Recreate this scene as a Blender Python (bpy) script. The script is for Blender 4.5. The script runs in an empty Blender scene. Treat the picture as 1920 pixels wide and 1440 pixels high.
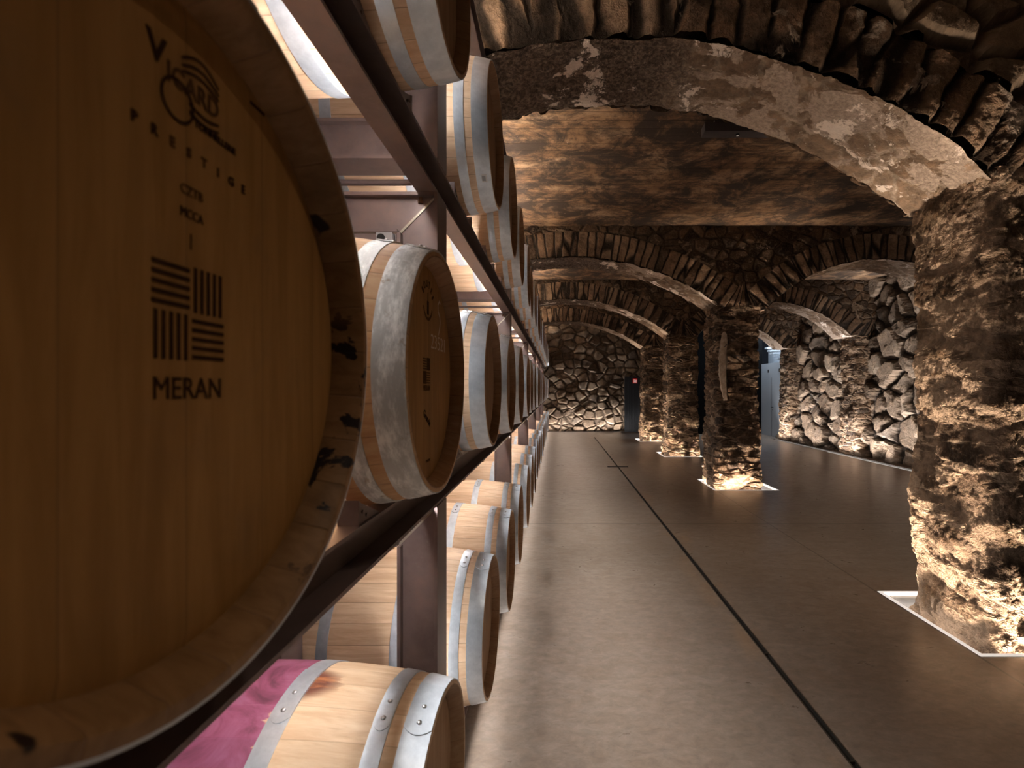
import bpy, bmesh, math, random
from mathutils import Vector, Matrix, noise
random.seed(7)
PI = math.pi
C = bpy.context.scene.collection
H = 1.49                       # lens height above the floor

# ------------------------------------------------------------------ camera
cam = bpy.data.cameras.new('camera')
cam_o = bpy.data.objects.new('camera', cam); C.objects.link(cam_o)
cam_o.location = (0, 0, H); cam_o.rotation_euler = (PI/2, 0, 0)
cam.sensor_width = 36; cam.lens = 913/1920*36
cam.shift_x = -84/1920; cam.shift_y = 11/1920
cam.clip_start = 0.02; cam.clip_end = 100
cam.dof.use_dof = True; cam.dof.focus_distance = 3.2; cam.dof.aperture_fstop = 5.0
bpy.context.scene.camera = cam_o
# ------------------------------------------------------------------ world, exposure
w = bpy.data.worlds.new('world'); bpy.context.scene.world = w; w.use_nodes = True
w.node_tree.nodes['Background'].inputs[0].default_value = (0.5, 0.6, 0.8, 1)
w.node_tree.nodes['Background'].inputs[1].default_value = 0.02
vs = bpy.context.scene.view_settings
vs.view_transform = 'Standard'; vs.look = 'None'; vs.gamma = 1; vs.use_curve_mapping = False
vs.exposure = 0.0
K_TOP = 105.0       # LED line on top of the rack, lighting the vault
K_COL_FILL = 26.0       # added fill strips hidden behind the columns
K_RACK = 70.0      # LED bars in the rack
K_UP = 15.0        # narrow uplights in the pits and trenches, watts per metre
K_WASH = 4.6       # added floor fill under the lower beam, watts per metre
K_PIT = 21.0       # LED lines round the pillars
K_SPOT = 4.5       # ceiling spots
K_BLUE = 9.0       # cool light of the far lobby
WARM = (1.0, 0.83, 0.66)
NEUT = (1.0, 0.97, 0.96)

def strip_light(name, p0, p1, direction, width, watts, col, spread, parent=None):
    a, b = Vector(p0), Vector(p1); L = (b-a).length
    ld = bpy.data.lights.new(name, 'AREA'); ld.shape = 'RECTANGLE'; ld.size = L; ld.size_y = width
    ld.energy = watts*L; ld.color = col; ld.spread = math.radians(spread)
    o = bpy.data.objects.new(name, ld); C.objects.link(o)
    x = (b-a).normalized(); z = -Vector(direction).normalized(); y = z.cross(x).normalized(); x = y.cross(z)
    m = Matrix((x, y, z)).transposed().to_4x4(); m.translation = (a+b)/2
    o.matrix_world = m
    if parent: o.parent = parent; o.matrix_parent_inverse = Matrix.Identity(4)
    return o
# ------------------------------------------------------------------ node helpers
class NT:
    def __init__(s, name):
        s.m = bpy.data.materials.new(name); s.m.use_nodes = True
        s.t = s.m.node_tree; s.n = s.t.nodes; s.l = s.t.links
        s.b = s.n['Principled BSDF']; s.out = s.n['Material Output']
    def node(s, typ, ins=None, **kw):
        x = s.n.new(typ)
        for k, v in kw.items(): setattr(x, k, v)
        if ins:
            for k, v in ins.items(): s.set(x.inputs[k], v)
        return x
    def set(s, sock, v):
        if isinstance(v, bpy.types.NodeSocket): s.l.new(v, sock)
        elif v is not None:
            if hasattr(sock.default_value, '__len__') and not hasattr(v, '__len__'): v = (v,)*len(sock.default_value)
            if hasattr(v, '__len__') and len(v) == 3 and len(sock.default_value) == 4: v = (*v, 1)
            sock.default_value = v
    def math(s, op, a, b=None, c=None, clamp=False):
        x = s.node('ShaderNodeMath', operation=op, use_clamp=clamp)
        s.set(x.inputs[0], a)
        if b is not None: s.set(x.inputs[1], b)
        if c is not None: s.set(x.inputs[2], c)
        return x.outputs[0]
    def vmath(s, op, a, b=None):
        x = s.node('ShaderNodeVectorMath', operation=op); s.set(x.inputs[0], a)
        if b is not None: s.set(x.inputs[1], b)
        return x.outputs[0]
    def attr(s, name): return s.node('ShaderNodeAttribute', attribute_name=name).outputs['Vector']
    def scale(s, v, sc, loc=(0, 0, 0), rot=(0, 0, 0)):
        x = s.node('ShaderNodeMapping'); s.set(x.inputs[0], v)
        x.inputs['Scale'].default_value = sc; x.inputs['Location'].default_value = loc; x.inputs['Rotation'].default_value = rot
        return x.outputs[0]
    def noise(s, v, sc=5, det=4, rough=0.55, dist=0, col=False):
        x = s.node('ShaderNodeTexNoise'); s.set(x.inputs['Vector'], v)
        x.inputs['Scale'].default_value = sc; x.inputs['Detail'].default_value = det
        x.inputs['Roughness'].default_value = rough; x.inputs['Distortion'].default_value = dist
        return x.outputs['Color' if col else 'Fac']
    def vor(s, v, sc=5, feat='F1', out='Distance', rnd=1):
        x = s.node('ShaderNodeTexVoronoi', feature=feat); s.set(x.inputs['Vector'], v)
        x.inputs['Scale'].default_value = sc; x.inputs['Randomness'].default_value = rnd
        return x.outputs[out]
    def ss(s, v, a, b, lo=0, hi=1):
        x = s.node('ShaderNodeMapRange', interpolation_type='SMOOTHSTEP'); s.set(x.inputs[0], v)
        x.inputs[1].default_value = a; x.inputs[2].default_value = b
        x.inputs[3].default_value = lo; x.inputs[4].default_value = hi
        return x.outputs[0]
    def mix(s, f, a, b, mode='MIX'):
        x = s.node('ShaderNodeMix', data_type='RGBA', blend_type=mode)
        s.set(x.inputs[0], f); s.set(x.inputs[6], a); s.set(x.inputs[7], b)
        return x.outputs[2]
    def ramp(s, f, stops):
        x = s.node('ShaderNodeValToRGB'); s.set(x.inputs[0], f)
        e = x.color_ramp.elements
        while len(e) < len(stops): e.new(0.5)
        for i, (p, c) in enumerate(stops): e[i].position = p; e[i].color = (*c, 1)
        return x.outputs[0]
    def sep(s, v):
        x = s.node('ShaderNodeSeparateXYZ'); s.set(x.inputs[0], v); return x.outputs
    def comb(s, x_, y_, z_):
        x = s.node('ShaderNodeCombineXYZ'); s.set(x.inputs[0], x_); s.set(x.inputs[1], y_); s.set(x.inputs[2], z_); return x.outputs[0]
    def bump(s, h, st=0.5, d=0.01, nrm=None):
        x = s.node('ShaderNodeBump'); s.set(x.inputs['Height'], h)
        x.inputs['Strength'].default_value = st; x.inputs['Distance'].default_value = d
        if nrm is not None: s.l.new(nrm, x.inputs['Normal'])
        return x.outputs[0]
    def done(s, col=None, rough=None, metal=None, nrm=None, disp=None, dscale=1.0, spec=None):
        if col is not None: s.set(s.b.inputs['Base Color'], col)
        if rough is not None: s.set(s.b.inputs['Roughness'], rough)
        if metal is not None: s.set(s.b.inputs['Metallic'], metal)
        if spec is not None: s.set(s.b.inputs['Specular IOR Level'], spec)
        if nrm is not None: s.l.new(nrm, s.b.inputs['Normal'])
        if disp is not None:
            d = s.node('ShaderNodeDisplacement'); s.set(d.inputs['Height'], disp)
            d.inputs['Midlevel'].default_value = 0; d.inputs['Scale'].default_value = dscale
            s.l.new(d.outputs[0], s.out.inputs['Displacement']); s.m.displacement_method = 'BOTH'
        return s.m

def flat(name, col, rough=0.5, metal=0.0, spec=0.5):
    return NT(name).done(col, rough, metal, spec=spec)
def emit(name, col, st):
    t = NT(name); t.b.inputs['Base Color'].default_value = (0.8, 0.8, 0.8, 1)
    t.b.inputs['Emission Color'].default_value = (*col, 1); t.b.inputs['Emission Strength'].default_value = st
    return t.m

# ------------------------------------------------------------------ stone materials
def stone(name, vec_scale, cell, cols, mortar, jw, warp, dcell, dfine, patch=0.0, patch_col=None, patch_scale=(1, 1, 1), src='rest', lift=0.0, rnd=1.0, light=None, light_th=0.62, rough_noise=7):
    t = NT(name); p = t.attr(src); base = t.attr('rest')
    wn = t.vmath('SCALE', t.vmath('SUBTRACT', t.noise(base, 3.1, 3, 0.6, col=True), (0.5, 0.5, 0.5)))
    wn.node.inputs['Scale'].default_value = warp
    q = t.scale(t.vmath('ADD', p, wn), vec_scale)
    e = t.vor(q, cell, 'DISTANCE_TO_EDGE', rnd=rnd)
    cc = t.vor(q, cell, 'F1', 'Color', rnd=rnd)
    f1 = t.vor(q, cell, 'F1', 'Distance', rnd=rnd)
    r = t.sep(cc)
    body = t.ss(e, jw*0.4, jw*1.6)
    n1 = t.noise(base, rough_noise, 6, 0.68); n2 = t.noise(base, 38, 5, 0.7)
    nbig = t.noise(base, 0.9, 3, 0.6)
    dome = t.ss(e, 0.0, 0.17)
    col = t.ramp(r[0], cols)
    col = t.mix(0.85, col, t.ramp(n1, [(0.30, (0.36, 0.33, 0.3)), (0.5, (0.85, 0.82, 0.78)), (0.72, (1.5, 1.35, 1.2))]), 'MULTIPLY')
    col = t.mix(t.math('MULTIPLY', t.ss(n2, 0.48, 0.7), 0.45), col, (0.30, 0.22, 0.15))
    mcol = t.mix(t.ss(n1, 0.35, 0.65), tuple(c*0.45 for c in mortar), mortar)
    col = t.mix(body, mcol, col)
    col = t.mix(t.ss(nbig, 0.35, 0.62, 0, 0.55), col, t.mix(1, col, (0.45, 0.38, 0.33), 'MULTIPLY'))
    h = t.math('MULTIPLY', dome, dcell)
    h = t.math('MULTIPLY', h, t.math('ADD', t.math('MULTIPLY', r[1], 0.9), 0.45))
    if patch > 0:
        pn = t.noise(t.scale(base, patch_scale), 2.3, 5, 0.62, 0.6)
        pm = t.ss(pn, 0.60-patch*0.2, 0.635-patch*0.2)
        pc = t.mix(t.ss(n2, 0.35, 0.65), tuple(c*0.62 for c in patch_col), patch_col)
        col = t.mix(pm, col, pc)
        h = t.math('ADD', t.math('MULTIPLY', h, t.math('SUBTRACT', 1.0, t.math('MULTIPLY', pm, 0.8))), t.math('MULTIPLY', pm, dcell*0.75))
    if light and name.startswith('soffit'):
        crust = t.ss(t.math('ADD', t.sep(base)[0], t.math('MULTIPLY', t.math('SUBTRACT', nbig, 0.5), 2.2)), 0.45, 1.25, 1, 0)
        col = t.mix(crust, col, t.mix(t.ss(n2, 0.4, 0.62), (0.075, 0.05, 0.036), (0.20, 0.145, 0.105)))
    if light:
        ln = t.noise(base, 2.0, 7, 0.72, 0.3)
        lm = t.ss(ln, light_th, light_th+0.035)
        col = t.mix(lm, col, light)
    h = t.math('ADD', h, t.math('MULTIPLY', t.math('SUBTRACT', n1, 0.5), dfine))
    h = t.math('ADD', h, t.math('MULTIPLY', t.math('SUBTRACT', n2, 0.5), dfine*0.45))
    if lift: h = t.math('ADD', h, lift)
    return t.done(col, 0.88, disp=h, spec=0.25)

DK = [(0.0, (0.035, 0.021, 0.013)), (0.35, (0.10, 0.062, 0.037)), (0.7, (0.17, 0.105, 0.06)), (1.0, (0.06, 0.045, 0.036))]
M = {}
M['pillar'] = stone('pillar_masonry', (1, 1, 2.9), 3.6, DK, (0.30, 0.20, 0.13), 0.07, 0.13, 0.030, 0.05, 0.18, (0.38, 0.26, 0.17), (0.9, 0.9, 3.0), lift=-0.02, rough_noise=11, rnd=0.85)
M['pillar_near'] = stone('pillar_blocks', (1, 1, 1.9), 2.0, [(0.0, (0.06, 0.036, 0.021)), (0.5, (0.13, 0.082, 0.047)), (1.0, (0.20, 0.125, 0.072))], (0.42, 0.29, 0.195), 0.14, 0.18, 0.024, 0.07, 0.42, (0.44, 0.305, 0.205), (0.8, 0.8, 2.6), lift=-0.016, rough_noise=10, rnd=0.65)
M['voussoir_big'] = stone('large_voussoir_stone', (6.0, 1.1, 1), 1.0, [(0.0, (0.10, 0.06, 0.038)), (0.5, (0.30, 0.195, 0.125)), (1.0, (0.42, 0.30, 0.21))], (0.045, 0.03, 0.02), 0.10, 0.13, 0.05, 0.06, 0.12, (0.36, 0.27, 0.2), src='arc', rough_noise=8, rnd=0.75, light=(0.62, 0.5, 0.42), light_th=0.66)
M['voussoir'] = stone('voussoir_stone', (8.5, 1.2, 1), 1.0, [(0.0, (0.09, 0.055, 0.035)), (0.5, (0.25, 0.16, 0.10)), (1.0, (0.36, 0.25, 0.165))], (0.05, 0.034, 0.022), 0.09, 0.06, 0.03, 0.04, src='arc', rough_noise=9, rnd=0.8)
M['soffit'] = stone('soffit_plaster', (2, 2, 2), 1.7, [(0.0, (0.20, 0.135, 0.09)), (0.6, (0.31, 0.22, 0.155)), (1.0, (0.22, 0.15, 0.105))], (0.48, 0.36, 0.265), 0.05, 0.25, 0.014, 0.045, 0.5, (0.46, 0.345, 0.265), (1.2, 1.2, 1.2), light=(0.80, 0.67, 0.57), light_th=0.57, rough_noise=12)
M['rubble'] = stone('rubble_masonry', (1, 1, 1.35), 5.0, DK, (0.12, 0.08, 0.05), 0.06, 0.10, 0.03, 0.035, 0.05, (0.25, 0.17, 0.11))
M['fieldstone'] = stone('fieldstone_wall', (1, 1, 1.35), 2.9, [(0.0, (0.11, 0.075, 0.05)), (0.4, (0.20, 0.145, 0.10)), (0.8, (0.30, 0.23, 0.165)), (1.0, (0.16, 0.13, 0.105))], (0.16, 0.115, 0.08), 0.055, 0.10, 0.075, 0.035)
M['bigstone'] = stone('boulder_wall', (1, 1, 1.15), 1.9, [(0.0, (0.09, 0.062, 0.042)), (0.4, (0.17, 0.125, 0.09)), (0.8, (0.27, 0.21, 0.16)), (1.0, (0.14, 0.115, 0.095))], (0.05, 0.035, 0.025), 0.05, 0.22, 0.16, 0.07)

t = NT('board_marked_concrete'); p = t.attr('rest')
s_ = t.sep(p)
lines = t.math('FRACT', t.math('MULTIPLY', s_[1], 7.2))
ln = t.math('SUBTRACT', 1.0, t.math('MULTIPLY', t.ss(lines, 0.0, 0.05), t.math('SUBTRACT', 1.0, t.ss(lines, 0.95, 1.0))))
cell = t.node('ShaderNodeTexWhiteNoise', noise_dimensions='1D'); t.set(cell.inputs['W'], t.math('FLOOR', t.math('MULTIPLY', s_[1], 7.2)))
n1 = t.noise(t.scale(p, (0.9, 2.2, 1)), 1.5, 7, 0.7, 0.4); n2 = t.noise(t.scale(p, (1, 1.5, 1)), 8, 8, 0.75)
nb = t.noise(p, 2.2, 9, 0.74, 0.5)
col = t.ramp(n1, [(0.30, (0.14, 0.075, 0.040)), (0.5, (0.29, 0.165, 0.085)), (0.72, (0.46, 0.31, 0.20))])
col = t.mix(t.ss(nb, 0.42, 0.62, 0.93, 0), col, (0.030, 0.020, 0.016))
col = t.mix(t.ss(n2, 0.40, 0.52, 0.6, 0), col, (0.045, 0.030, 0.020))
col = t.mix(0.3, col, t.mix(cell.outputs[0], (0.6, 0.6, 0.6), (1.4, 1.4, 1.4)), 'MULTIPLY')
col = t.mix(t.math('MULTIPLY', ln, 0.6), col, (0.03, 0.02, 0.015))
col = t.mix(t.ss(t.noise(p, 22, 4, 0.7), 0.68, 0.74), col, (0.55, 0.42, 0.32))
h = t.math('SUBTRACT', t.math('MULTIPLY', n2, 0.5), ln)
M['ceiling'] = t.done(col, 0.85, nrm=t.bump(h, 0.8, 0.012), spec=0.25)

t = NT('polished_concrete_floor'); p = t.node('ShaderNodeNewGeometry').outputs['Position']
s_ = t.sep(p)
n1 = t.noise(p, 0.7, 5, 0.6, 0.5); n2 = t.noise(t.scale(p, (1, 1.8, 1)), 6, 7, 0.7, 0.8); n3 = t.noise(p, 55, 3, 0.6)
col = t.ramp(n1, [(0.25, (0.135, 0.103, 0.080)), (0.5, (0.168, 0.134, 0.108)), (0.75, (0.200, 0.165, 0.137))])
col = t.mix(t.ss(n2, 0.35, 0.65, 0.0, 0.6), col, (0.125, 0.088, 0.062))
col = t.mix(t.ss(t.noise(t.scale(p, (1, 2.2, 1), (0, 0, 0), (0, 0, 0.5)), 2.6, 8, 0.72, 1.0), 0.40, 0.70, 0, 0.35), col, (0.205, 0.168, 0.138))
n4 = t.noise(t.scale(p, (1, 1.6, 1)), 17, 7, 0.75, 0.6)
col = t.mix(0.55, col, t.ramp(n4, [(0.3, (0.55, 0.54, 0.53)), (0.7, (1.5, 1.46, 1.42))]), 'MULTIPLY')
col = t.mix(t.ss(n3, 0.70, 0.78, 0, 0.25), col, (0.24, 0.20, 0.17))
def band(c, q, wd): return t.math('SUBTRACT', 1.0, t.ss(t.math('ABSOLUTE', t.math('SUBTRACT', q, c)), wd*0.5, wd))
j = band(2.36, s_[0], 0.010)
for yy in (-0.6, 5.43, 9.45, 13.4): j = t.math('MAXIMUM', j, band(yy, s_[1], 0.012))
col = t.mix(t.math('MULTIPLY', j, 0.85), col, (0.05, 0.035, 0.025))
rust = t.math('MULTIPLY', band(1.22, s_[0], 0.22), t.ss(t.noise(t.scale(p, (2, 0.7, 1)), 1.6, 4, 0.6), 0.5, 0.75))
col = t.mix(t.math('MULTIPLY', rust, 0.35), col, (0.30, 0.16, 0.06))
rg = t.math('ADD', t.math('MULTIPLY', n2, 0.22), 0.20)
M['floor'] = t.done(col, rg, nrm=t.bump(t.math('ADD', n2, t.math('MULTIPLY', n3, 0.3)), 0.10, 0.006), spec=0.45)

# ------------------------------------------------------------------ wood, metal
def wood_staves(name, a, b, stain=None, seam=0.6, chime=False):
    t = NT(name); p = t.node('ShaderNodeTexCoord').outputs['Object']; s_ = t.sep(p)
    z = t.math('SUBTRACT', s_[2], 0.35)
    ang = t.math('ARCTAN2', z, s_[1])
    k = t.math('MULTIPLY', t.math('ADD', ang, PI), 28/(2*PI))
    oi = t.node('ShaderNodeObjectInfo').outputs['Random']
    wn = t.node('ShaderNodeTexWhiteNoise', noise_dimensions='2D'); t.set(wn.inputs['Vector'], t.comb(t.math('FLOOR', k), oi, 0))
    fr = t.math('FRACT', k)
    sm = t.math('SUBTRACT', 1.0, t.math('MULTIPLY', t.ss(fr, 0, 0.025), t.math('SUBTRACT', 1.0, t.ss(fr, 0.975, 1))))
    off = t.comb(t.math('MULTIPLY', wn.outputs[0], 9), t.math('MULTIPLY', oi, 7), 0)
    q = t.scale(t.vmath('ADD', p, off), (1.3, 11, 11))
    g = t.noise(q, 3.5, 6, 0.65, 0.5); g2 = t.noise(t.scale(q, (2, 9, 9)), 2, 3, 0.6)
    col = t.mix(t.ss(g, 0.3, 0.72), a, b)
    col = t.mix(0.30, col, t.mix(wn.outputs[0], (0.72, 0.68, 0.62), (1.2, 1.18, 1.15)), 'MULTIPLY')
    col = t.mix(t.ss(g2, 0.55, 0.75, 0, 0.18), col, (0.35, 0.2, 0.1))
    col = t.mix(t.math('MULTIPLY', sm, seam), col, (0.16, 0.08, 0.035))
    if stain:
        d = t.math('ABSOLUTE', t.math('SUBTRACT', s_[0], 0.0))
        nn = t.noise(t.scale(p, (2.2, 9, 9)), 1.7, 5, 0.65, 0.7)
        m = t.ss(t.math('ADD', d, t.math('MULTIPLY', t.math('SUBTRACT', nn, 0.5), 0.14)), 0.125, 0.135, 1, 0)
        # a run of wine past the belly hoop, near the top of the barrel
        run = t.math('MULTIPLY', t.ss(t.math('ADD', s_[0], t.math('MULTIPLY', t.math('SUBTRACT', nn, 0.5), 0.16)), 0.225, 0.232, 1, 0),
                     t.math('MULTIPLY', t.ss(s_[2], 0.682, 0.688), t.ss(s_[0], 0.0, 0.01)))
        n3 = t.noise(p, 9, 5, 0.6, 1.2)
        pc = t.ramp(n3, [(0.3, (0.15, 0.045, 0.075)), (0.48, (0.30, 0.085, 0.155)), (0.62, (0.36, 0.125, 0.215)), (0.8, (0.42, 0.20, 0.31))])
        band_ = t.ss(n3, 0.44, 0.5); 
        col = t.mix(run, col, t.mix(t.ss(nn, 0.45, 0.6), (0.14, 0.045, 0.03), (0.42, 0.16, 0.06)))
        col = t.mix(m, col, t.mix(0.35, pc, t.mix(wn.outputs[0], (0.6, 0.6, 0.65), (1.25, 1.2, 1.2)), 'MULTIPLY'))
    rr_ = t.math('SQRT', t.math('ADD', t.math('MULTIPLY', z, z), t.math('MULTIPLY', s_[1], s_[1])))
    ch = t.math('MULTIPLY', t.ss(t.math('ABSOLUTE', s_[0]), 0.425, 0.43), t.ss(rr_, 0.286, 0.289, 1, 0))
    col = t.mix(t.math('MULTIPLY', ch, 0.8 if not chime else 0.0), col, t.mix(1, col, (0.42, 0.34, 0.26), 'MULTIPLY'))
    if chime:
        # wine spots round the lower end of the rim
        nn = t.noise(p, 17, 5, 0.6, 0.6)
        am = t.math('MULTIPLY', t.ss(ang, -1.25, -0.95), t.ss(ang, 0.05, 0.35, 1, 0))
        th = t.math('MULTIPLY', am, t.ss(s_[0], 0.40, 0.42))
        m = t.math('MULTIPLY', t.ss(nn, 0.535, 0.56), th)
        m2 = t.math('MULTIPLY', t.ss(t.noise(p, 10, 3, 0.5), 0.66, 0.68), t.ss(s_[0], 0.40, 0.42))
        col = t.mix(t.math('MAXIMUM', m, m2), col, (0.016, 0.006, 0.004))
    hh = t.math('SUBTRACT', t.math('MULTIPLY', g, 0.3), sm)
    return t.done(col, 0.55, nrm=t.bump(hh, 0.35, 0.002), spec=0.3)
def wood_head(name, a, b):
    t = NT(name); p = t.node('ShaderNodeTexCoord').outputs['Object']; s_ = t.sep(p)
    k = t.math('MULTIPLY', s_[1], 9.5)
    oi = t.node('ShaderNodeObjectInfo').outputs['Random']
    wn = t.node('ShaderNodeTexWhiteNoise', noise_dimensions='2D'); t.set(wn.inputs['Vector'], t.comb(t.math('FLOOR', k), oi, 0))
    fr = t.math('FRACT', k)
    sm = t.math('SUBTRACT', 1.0, t.math('MULTIPLY', t.ss(fr, 0, 0.012), t.math('SUBTRACT', 1.0, t.ss(fr, 0.988, 1))))
    q = t.scale(t.vmath('ADD', p, t.comb(0, oi, t.math('MULTIPLY', wn.outputs[0], 5))), (8, 14, 1.2))
    g = t.noise(q, 3, 6, 0.65, 0.5); dirt = t.noise(p, 7, 5, 0.65)
    col = t.mix(t.ss(g, 0.3, 0.72), a, b)
    col = t.mix(0.22, col, t.mix(wn.outputs[0], (0.75, 0.72, 0.68), (1.15, 1.15, 1.15)), 'MULTIPLY')
    col = t.mix(t.ss(dirt, 0.50, 0.75, 0, 0.35), col, (0.22, 0.14, 0.075))
    col = t.mix(t.math('MULTIPLY', sm, 0.5), col, (0.12, 0.06, 0.03))
    return t.done(col, 0.6, nrm=t.bump(g, 0.2, 0.001), spec=0.25)
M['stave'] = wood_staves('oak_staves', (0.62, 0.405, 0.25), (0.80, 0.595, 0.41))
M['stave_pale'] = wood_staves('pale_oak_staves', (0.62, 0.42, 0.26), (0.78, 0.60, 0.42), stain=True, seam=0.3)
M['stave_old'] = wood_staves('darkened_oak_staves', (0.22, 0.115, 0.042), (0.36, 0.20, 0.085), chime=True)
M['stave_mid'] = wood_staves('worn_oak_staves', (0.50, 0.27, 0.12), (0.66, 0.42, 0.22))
M['head'] = wood_head('oak_head_boards', (0.36, 0.21, 0.11), (0.48, 0.31, 0.18))
M['head_old'] = wood_head('darkened_head_boards', (0.37, 0.185, 0.048), (0.50, 0.262, 0.080))
def hoop_mat(name, aged):
    t = NT(name); p = t.node('ShaderNodeTexCoord').outputs['Object']; s_ = t.sep(p)
    z = t.math('SUBTRACT', s_[2], 0.35); ang = t.math('ARCTAN2', z, s_[1])
    q = t.comb(t.math('MULTIPLY', s_[0], 60), t.math('MULTIPLY', ang, 1.5), t.node('ShaderNodeObjectInfo').outputs['Random'])
    g = t.noise(q, 3, 5, 0.6); g2 = t.noise(p, 14, 6, 0.7)
    col = t.mix(t.ss(g2, 0.3, 0.7), (0.52, 0.58, 0.64), (0.72, 0.78, 0.84))
    rg = t.math('ADD', t.math('MULTIPLY', g, 0.25), 0.22); mt = 0.6
    if aged:
        g3 = t.noise(t.comb(t.math('MULTIPLY', s_[0], 3.2), s_[1], z), 12, 7, 0.75)
        col = t.mix(t.ss(g3, 0.42, 0.66), (0.50, 0.50, 0.48), (0.93, 0.93, 0.90))
        col = t.mix(t.ss(t.noise(p, 21, 5, 0.7), 0.60, 0.70, 0, 0.7), col, (0.30, 0.19, 0.10))
        rg = t.math('ADD', t.math('MULTIPLY', g3, 0.4), 0.3); mt = 0.2
    return t.done(col, rg, mt, nrm=t.bump(g, 0.06, 0.001))
M['hoop'] = hoop_mat('galvanised_hoop', False); M['hoop_aged'] = hoop_mat('aged_galvanised_hoop', True)
M['rivet'] = flat('rivet_steel', (0.5, 0.5, 0.5), 0.3, 0.9)
t = NT('brown_mill_steel'); p = t.node('ShaderNodeNewGeometry').outputs['Position']
g = t.noise(t.scale(p, (1, 1, 1)), 5, 6, 0.65); g2 = t.noise(p, 60, 3, 0.6)
col = t.ramp(g, [(0.3, (0.14, 0.100, 0.092)), (0.5, (0.20, 0.148, 0.138)), (0.72, (0.26, 0.175, 0.150))])
col = t.mix(t.ss(g2, 0.62, 0.72, 0, 0.5), col, (0.22, 0.18, 0.16))
M['steel'] = t.done(col, t.math('ADD', t.math('MULTIPLY', g, 0.25), 0.3), 0.35, nrm=t.bump(g2, 0.05, 0.001))
M['beam'] = M['steel']
M['weld'] = flat('weld_bead', (0.42, 0.38, 0.30), 0.35, 0.7)
M['bolt'] = flat('bronze_bolt', (0.30, 0.17, 0.10), 0.35, 0.8)
M['alu'] = flat('aluminium', (0.6, 0.62, 0.65), 0.3, 0.9)
M['led'] = emit('rack_led', NEUT, K_RACK); M['led_low'] = emit('rack_led_lower', NEUT, K_RACK*0.8)
M['pit_led'] = emit('pit_led', NEUT, K_PIT)
M['rim'] = emit('lit_white_rim', (1.0, 0.95, 0.9), 0.55)
M['pit'] = flat('pit_gravel', (0.10, 0.09, 0.08), 0.9)
M['black'] = flat('black_steel', (0.012, 0.012, 0.013), 0.35, 0.3)
M['fixture'] = flat('black_lamp_housing', (0.06, 0.05, 0.052), 0.4)
M['lens'] = emit('lamp_lens', (1, 0.9, 0.8), 0.15)
M['ink'] = flat('brand_ink', (0.05, 0.02, 0.008), 0.8, spec=0.1)
M['ink_soft'] = flat('faded_brand_ink', (0.13, 0.06, 0.022), 0.8, spec=0.1)
M['chalk'] = flat('chalk', (0.85, 0.72, 0.6), 0.9, spec=0.1)
M['sticker'] = flat('paper_sticker', (0.75, 0.73, 0.7), 0.6); M['grey_print'] = flat('grey_print', (0.4, 0.4, 0.4), 0.6)
M['red'] = emit('red_sign', (0.75, 0.02, 0.01), 0.25); M['red'].node_tree.nodes['Principled BSDF'].inputs['Base Color'].default_value = (0.6, 0.01, 0.01, 1)
M['white'] = emit('white_pictogram', (1, 0.8, 0.75), 0.35)
M['channel'] = flat('drain_steel', (0.10, 0.085, 0.07), 0.3, 0.8); M['slot'] = flat('drain_dark', (0.008, 0.006, 0.005), 0.9)
M['blue_steel'] = flat('blue_grey_cladding', (0.46, 0.50, 0.55), 0.4, 0.3)
M['blue_plaster'] = flat('blue_grey_plaster', (0.25, 0.28, 0.32), 0.8)
M['stair'] = flat('white_stair', (0.25, 0.27, 0.29), 0.5)
M['blue_led'] = emit('lobby_ceiling_light', (0.75, 0.87, 1.0), K_BLUE*6)
t = NT('ribbed_black_panel'); p = t.node('ShaderNodeNewGeometry').outputs['Position']; s_ = t.sep(p)
wv = t.math('SINE', t.math('MULTIPLY', s_[0], 2*PI/0.028))
M['rib'] = t.done((0.012, 0.014, 0.018), 0.35, 0.2, nrm=t.bump(wv, 0.8, 0.006))

# ------------------------------------------------------------------ mesh helpers
def link(name, bm, mat=None, parent=None, smooth=False):
    me = bpy.data.meshes.new(name)
    bmesh.ops.recalc_face_normals(bm, faces=bm.faces) if not smooth == 'keep' else None
    bm.to_mesh(me); bm.free()
    for m in (mat if isinstance(mat, (list, tuple)) else [mat]): me.materials.append(m)
    if smooth:
        for f in me.polygons: f.use_smooth = True
    o = bpy.data.objects.new(name, me); C.objects.link(o)
    if parent: o.parent = parent
    return o
def sharp(o, ang=35):
    me = o.data; bm = bmesh.new(); bm.from_mesh(me)
    for e in bm.edges:
        if len(e.link_faces) == 2 and e.calc_face_angle(0) > math.radians(ang): e.smooth = False
    bm.to_mesh(me); bm.free()
    for f in me.polygons: f.use_smooth = True
    return o
def box(bm, x0, x1, y0, y1, z0, z1, bev=0.0):
    vs_ = [bm.verts.new((x, y, z)) for x in (x0, x1) for y in (y0, y1) for z in (z0, z1)]
    fs = []
    for q in ((0, 1, 3, 2), (4, 6, 7, 5), (0, 4, 5, 1), (2, 3, 7, 6), (0, 2, 6, 4), (1, 5, 7, 3)):
        fs.append(bm.faces.new([vs_[i] for i in q]))
    if bev > 0:
        bmesh.ops.bevel(bm, geom=list({e for f in fs for e in f.edges}), offset=bev, segments=2, affect='EDGES')
    return bm
def extrude_poly(bm, pts, axis, a, b):
    """pts: 2D profile; axis 'x','y','z' = sweep direction from a to b"""
    def P(u, v, s):
        return {'x': (s, u, v), 'y': (u, s, v), 'z': (u, v, s)}[axis]
    A = [bm.verts.new(P(u, v, a)) for u, v in pts]; B = [bm.verts.new(P(u, v, b)) for u, v in pts]
    n = len(pts)
    for i in range(n): bm.faces.new((A[i], A[(i+1) % n], B[(i+1) % n], B[i]))
    bm.faces.new(A[::-1]); bm.faces.new(B)
    return bm
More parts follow.
